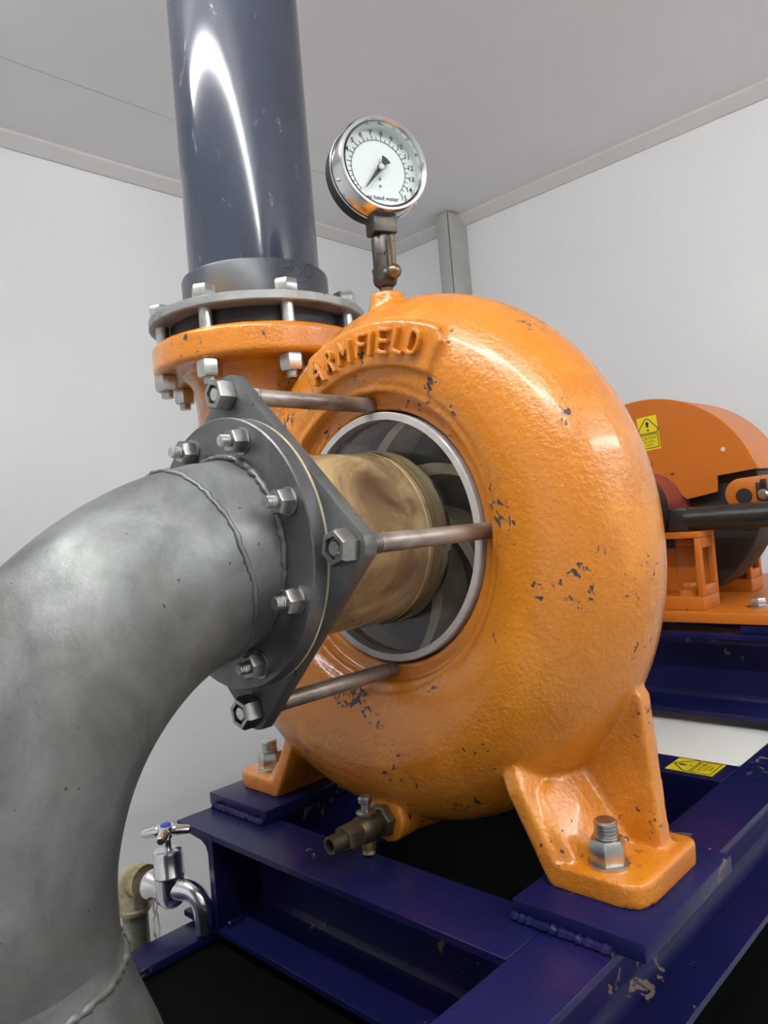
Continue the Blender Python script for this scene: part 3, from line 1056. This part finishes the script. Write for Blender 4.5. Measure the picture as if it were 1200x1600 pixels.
bm = B(); lathe(bm, [(.018, .03), (.026, .036), (.027, .042), (.022, .046), (.012, .047), (.012, .064), (.019, .068), (.019, .078), (.013, .083), (0, .083)], (DX, 1.338, DZ), (0, 0, 1), 20); obj('plug_screw', bm, M_ZINCD, dc)
bm = B(); lathe(bm, [(.017, -.03), (.020, -.045), (.020, -.055), (.014, -.056), (.016, -.060), (.018, -.066), (.013, -.070), (0, -.071)], (DX, 1.338, DZ), (0, 0, 1), 18); obj('grease_nipple', bm, M_BRASSY, dc)

# ================================================================ water tap and its old pipe
EX = Vector((-.86, 1.0811, -1.009))
BX = Vector((-.66, 1.1039, -1.009))
td = (BX - EX).normalized()
op = thing('standpipe', 'old galvanised standpipe with flaking cream elbow behind the inlet pipe', 'pipe', (EX.x, EX.y, ZF))
bm = B(); lathe(bm, [(.040, ZF), (.040, -1.08)], (EX.x, EX.y, 0), (0, 0, 1), 28); obj('pipe', bm, M_OLDPIPE, op)
bm = B()
ep = [(EX.x, EX.y, -1.107), (EX.x, EX.y, -1.052)]
for k in range(1, 9):
    a = pi / 2 * k / 8
    c_ = Vector((EX.x, EX.y, -1.052)) + td * .043
    ep.append(c_ - td * .043 * cos(a) + Vector((0, 0, .043 * sin(a))))
ep.append(ep[-1] + td * .03)
tube(bm, ep, [.052, .050] + [.049] * 8 + [.050], 24)
obj('elbow_fitting', bm, M_OLDELB, op)
bm = B(); lathe(bm, [(.048, -.006), (.053, 0), (.053, .012), (.048, .018)], (EX.x, EX.y, -1.112), (0, 0, 1), 28); obj('elbow_lip', bm, M_OLDELB, op)
bm = B(); lathe(bm, [(.0415, -1.30), (.056, -1.30), (.056, -1.27), (.0415, -1.27)], (EX.x, EX.y, 0), (0, 0, 1), 28, cap=False); obj('pipe_socket', bm, M_OLDPIPE, op)

tp = thing('water_tap', 'chrome cross head water tap with blue cap beside the frame', 'tap', (BX.x, BX.y, BX.z - .05))
hs_ = EX + td * .105
bm = B(); lathe(bm, [(.044, 0), (.046, .006), (.044, .014), (.034, .030), (.033, .10)], hs_, td, 28); obj('inlet_neck', bm, M_CHROME, tp)
bz = BX.z
bm = B(); lathe(bm, [(0, -.047), (.024, -.043), (.038, -.028), (.043, -.005), (.044, .03), (.044, .048)], BX, (0, 0, 1), 32)
obj('tap_body', bm, M_CHROME, tp)
bm = B(); lathe(bm, [(.043, .049), (.046, .052), (.046, .057), (.0435, .06), (.0435, .115), (.041, .125), (.036, .128), (.012, .129), (.012, .17)], BX, (0, 0, 1), 32); obj('headgear', bm, M_CHROME, tp)
bm = B()
spd = (td * .95 + Vector((.0, .30, 0))).normalized()
spts = []
for k in range(15):
    a = k / 14
    if a < .25:
        q = BX + spd * (.02 + .03 * a / .25) + Vector((0, 0, .012))
    else:
        b_ = (a - .25) / .75 * pi / 2
        q = BX + spd * (.05 + .062 * sin(b_)) + Vector((0, 0, .012 - .062 * (1 - cos(b_))))
    spts.append(q)
spts.append(spts[-1] + Vector((0, 0, -.035)))
spts.append(spts[-1] + Vector((0, 0, -.022)))
tube(bm, spts, [.036 - .006 * min(1, k / 7) for k in range(15)] + [.0285, .028], 24)
obj('spout', bm, M_CHROME, tp)
hc = BX + Vector((0, 0, .178))
bm = B(); lathe(bm, [(.015, -.02), (.022, -.005), (.026, .012), (.024, .02), (0, .021)], hc, (0, 0, 1), 24); hd_ = obj('handle_hub', bm, M_CHROME, tp)
ha = radians(47)
for k in range(4):
    a = ha + pi / 2 * k
    d_ = Vector((cos(a), sin(a), -.08))
    bm = B(); lathe(bm, [(.016, .015), (.0175, .03), (.016, .034), (.0125, .068), (.0095, .072), (0, .072)], hc + Vector((0, 0, .006)), d_, 18); obj('handle_arm', bm, M_CHROME, tp)
bm = B(); lathe(bm, [(.0155, .0205), (.0155, .0235), (.012, .0255), (0, .0255)], hc, (0, 0, 1), 24); obj('cap', bm, M_BLUECAP, tp, label='blue plastic disc on the handle')
# loose strands of sealing tape
for off, L, sd in ((.0, .12, 1), (.012, .16, 2)):
    rnd = random.Random(sd)
    p = hs_ + Vector((0, 0, -.044)) + td * (-.004 + off)
    pts = [p]
    for k in range(9):
        p = p + Vector((rnd.uniform(-.007, .008), rnd.uniform(-.006, .006), -L / 9))
        pts.append(p)
    bm = B(); tube(bm, pts, [.0028] * 8 + [.005, .004], 5); obj('tape_strand', bm, M_TAPE, op)

# ================================================================ brake / drive end behind the pump
ZP = -.40
bp = thing('base_plate', 'orange steel base plate lying on the blue channel behind the pump', 'base plate', (.1, 3.5, -.45))
bm = B(); box(bm, -.85, .80, 2.86, 4.25, -.447, -.406, .004); obj('plate', bm, M_ORANGE, bp)
for x, y in ((.44, 3.03), (-.6, 3.03)):
    bm = B(); lathe(bm, [(.040, 0), (.040, .005)], (x, y, -.4055), (0, 0, 1), 24); obj('washer', bm, M_ZINC, bp)
    bm = B(); hexnut(bm, (x, y, -.400), (0, 0, 1), .05, .03, spin=.3); obj('bolt_head', bm, M_ZINC, bp)


def pedestal(x0, x1, y0, y1, zt, label, xl):
    t = thing('bearing_pedestal', label, 'bracket', ((x0 + x1) / 2, (y0 + y1) / 2, -.4055), 'orange brackets on the base plate')
    bm = B(); box(bm, xl, x1, y0, y1, -.4055, -.352, .003); obj('foot_plate', bm, M_ORANGE, t)
    bm = B(); box(bm, x0, x1, y0, y1, zt - .024, zt, .003); obj('top_plate', bm, M_ORANGE, t)
    bm = B(); box(bm, x0, x1 - .022, y1 - .02, y1, -.3515, zt - .0245, .002); box(bm, xl, x0 - .0005, y1 - .02, y1, -.3515, -.17, .002); obj('back_web', bm, M_ORANGE, t)
    # side web with a long slot: two uprights and cross pieces
    bm = B()
    prism(bm, [(x1 - .02, y0, -.3515), (x1 - .02, y0 + .03, -.3515), (x1 - .02, y0 + .03, zt - .0245), (x1 - .02, y0, zt - .0245)], (.02, 0, 0), .002)
    prism(bm, [(x1 - .02, y1 - .03, -.3515), (x1 - .02, y1, -.3515), (x1 - .02, y1, zt - .0245), (x1 - .02, y1 - .03, zt - .0245)], (.02, 0, 0), .002)
    box(bm, x1 - .02, x1, y0 + .03, y1 - .03, -.3515, -.31, .002)
    box(bm, x1 - .02, x1, y0 + .03, y1 - .03, zt - .065, zt - .0245, .002)
    obj('side_web', bm, M_ORANGE, t)
    xm = x1 - .085
    bm = B(); lathe(bm, [(.042, 0), (.042, .022)], (xm + .008, y0 + .06, -.3515), (0, 0, 1), 20); hexnut(bm, (xm + .008, y0 + .06, -.3295), (0, 0, 1), .05, .026, spin=.5); obj('foot_bolt', bm, M_ORANGE, t)
    bm = B(); hexnut(bm, (xm, y0 + .07, zt - .0245), (0, 0, -1), .05, .03, spin=.5); obj('top_bolt', bm, M_ORANGE, t)


pedestal(.133, .287, 2.90, 3.06, -.10, 'orange slotted bracket standing under the torque arm just behind the pump', .02)
pedestal(.06, .268, 3.49, 3.64, -.10, 'orange slotted bracket standing behind the dark pulley disc', .0)

# torque arm lying across the bracket
ta = thing('torque_arm', 'dark steel torque arm bar running off to the right edge', 'bar', (.6, 2.97, -.10))
bm = B(); box(bm, .150, .232, 2.945, 3.035, -.0995, -.006, .008); obj('flat_end', bm, M_DARKSTEEL, ta)
bm = B(); lathe(bm, [(.0465, .218), (.0465, .345), (.049, .346), (.049, 1.45)], (0, 2.985, -.053), (1, 0, 0), 32); obj('round_bar', bm, M_DARKSTEEL, ta)

# shaft, hub and pulley disc
dr = thing('brake_pulley', 'dark iron pulley disc with red hub half covered by the orange guard', 'pulley', (0, 3.2, -.40))
bm = B(); lathe(bm, [(.05, 1.985), (.05, 3.95)], (0, 0, 0), (0, 1, 0), 32); obj('shaft', bm, M_DARKSTEEL, dr)
bm = B(); lathe(bm, [(.06, 2.80), (.162, 2.80), (.165, 2.81), (.165, 2.935), (.160, 2.94), (.06, 2.94)], (0, 0, 0), (0, 1, 0), 64); obj('belt_wheel', bm, M_BLACKP, dr)
bm = B(); lathe(bm, [(.06, 2.941), (.145, 2.941), (.145, 3.07), (.16, 3.165), (.06, 3.165)], (0, 0, 0), (0, 1, 0), 64); obj('red_hub', bm, M_RED, dr)
bm = B(); lathe(bm, [(.055, 3.167), (.395, 3.167), (.414, 3.172), (.418, 3.18), (.418, 3.36), (.055, 3.36)], (.028, 0, .018), (0, 1, 0), 96); obj('pulley_disc', bm, M_DISC, dr)

# orange lug plate with holes behind the bar
lg = thing('lever_plate', 'orange lever plate with round holes above the torque arm', 'lever', (.5, 3.08, -.04))
bm = B()
lp = []
for k in range(13):
    a = radians(90 + 180 * k / 12)
    lp.append((.405 + .062 * cos(a), 3.055, .030 + .062 * sin(a)))
lp += [(.95, 3.055, -.010), (.95, 3.055, .115)]
prism(bm, lp, (0, .03, 0), .004); obj('plate', bm, M_ORANGE, lg)
for x, r, mt in ((.415, .030, M_GASKET), (.487, .026, M_GASKET)):
    bm = B(); lathe(bm, [(r, 0), (r, .003)], (x, 3.0545, .022), (0, -1, 0), 24); obj('hole', bm, mt, lg)
bm = B(); lathe(bm, [(.020, 0), (.020, .008), (.014, .014), (0, .014)], (.487, 3.0515, .022), (0, -1, 0), 24); obj('pin', bm, M_ZINC, lg)
bm = B(); box(bm, .462, .476, 3.047, 3.0545, .005, .07, .002); box(bm, .478, .50, 3.047, 3.0545, .05, .082, .002); obj('clip', bm, M_DARKSTEEL, lg)

# guard: half drum of orange sheet
gd = thing('pulley_guard', 'rounded orange sheet metal guard over the pulley with yellow caution label', 'guard', (0, 3.25, .1))
RGD = .470
tl = radians(4.5)
YG0, YG1 = 3.12, 3.45


def rotp(x, z):
    return x * cos(tl) - z * sin(tl), x * sin(tl) + z * cos(tl)


out = [(RGD * cos(radians(a)), RGD * sin(radians(a))) for a in [11 + k * (158 / 48) for k in range(49)]]
out += [(-.30, .09), (-.30, .02), (-.14, .01)]
for k in range(13):
    a = radians(176 - k * 163 / 12)
    out.append((.142 * cos(a) * 1.03, .008 + .142 * sin(a)))
out += [(.168, .012), (.295, .024), (.303, .088)]
bm = B(); prism(bm, [(rotp(x, z)[0], YG0, rotp(x, z)[1]) for x, z in out], (0, .012, 0), .002, 1); obj('front_sheet', bm, M_ORANGE, gd)
bm = B()
arcp = [(radians(11 + k * (158 / 48))) for k in range(49)]
pp = [(RGD * cos(a), RGD * sin(a)) for a in arcp] + [((RGD - .012) * cos(a), (RGD - .012) * sin(a)) for a in reversed(arcp)]
prism(bm, [(rotp(x, z)[0], YG0 + .0125, rotp(x, z)[1]) for x, z in pp], (0, YG1 - YG0, 0)); obj('rim_sheet', bm, M_ORANGE, gd)
bm = B()
pp = [(RGD * cos(a), RGD * sin(a)) for a in arcp]
prism(bm, [(rotp(x, z)[0], YG1 + .013, rotp(x, z)[1]) for x, z in pp], (0, .012, 0)); obj('rear_sheet', bm, M_ORANGE, gd)
bm = B(); lathe(bm, [(.009, 0), (.009, .002), (0, .003)], (.329, 3.12, .216), (0, -1, 0), 14); obj('paint_spot', bm, M_TAPE, gd, label='pale spot of bare filler on the front sheet')


# caution labels: own things, flat
def sticker(org, U, V, w, h, label, symfrac=.52, base_=None):
    """org = lower left corner, U/V unit vectors; symbol first (top or left), text second"""
    U, V, org = Vector(U), Vector(V), Vector(org)
    t = thing('caution_label', label, 'label', tuple(org), None)
    n = U.cross(V).normalized()
    bm = B(); prism(bm, [org, org + U * w, org + U * w + V * h, org + V * h], n * .0015); bs = obj('backing', bm, M_YELLOW, t, smooth=0)
    o = org + n * .0016
    cx, ty, by = w * .5, h * .93, h * .50
    bm = B()
    tri = []
    for (px, py), a_ in (((cx, ty - .012), 90), ((cx - w * .36, by + .012), 210), ((cx + w * .36, by + .012), 330)):
        for k in range(5):
            a = radians(a_ + 60 - 120 * (1 - k / 4))
            tri.append((px + .012 * cos(a), py + .012 * sin(a)))
    stroke(bm, tri, .0035, o, U, V, closed=True)
    flat(bm, [(cx - .0075, ty - .018), (cx - .004, by + .026), (cx + .004, by + .026), (cx + .0075, ty - .018), (cx, ty - .012)], o, U, V)
    flat(bm, [(cx + .0045 * cos(k * pi / 4), by + .013 + .0045 * sin(k * pi / 4)) for k in range(8)], o, U, V)
    stroke(bm, [(w * .06, h * .06), (w * .94, h * .06), (w * .94, h * .455), (w * .06, h * .455)], .003, o, U, V, closed=True)
    obj('printed_symbol', bm, M_INK, t, smooth=0)
    bm = B()
    for s, yy, hh, ww in (('CAUTION', .355, .085, .66), ('ROTATING', .245, .06, .52), ('SHAFT', .15, .06, .36)):
        text(bm, s, o + U * cx + V * (h * yy), U, V, h * hh, width=w * ww)
    obj('printed_text', bm, M_INK, t, smooth=0)


sticker((-.012, 3.1195, .247), (cos(radians(4)), 0, sin(radians(4))), (-sin(radians(4)), 0, cos(radians(4))), .088, .146, 'yellow caution label upright on the rounded orange guard')
sticker((.493, 2.318, -.8295), (0, 1, 0), (-1, 0, 0), .118, .150, 'yellow caution label lying on the blue cross channel beside the white board')
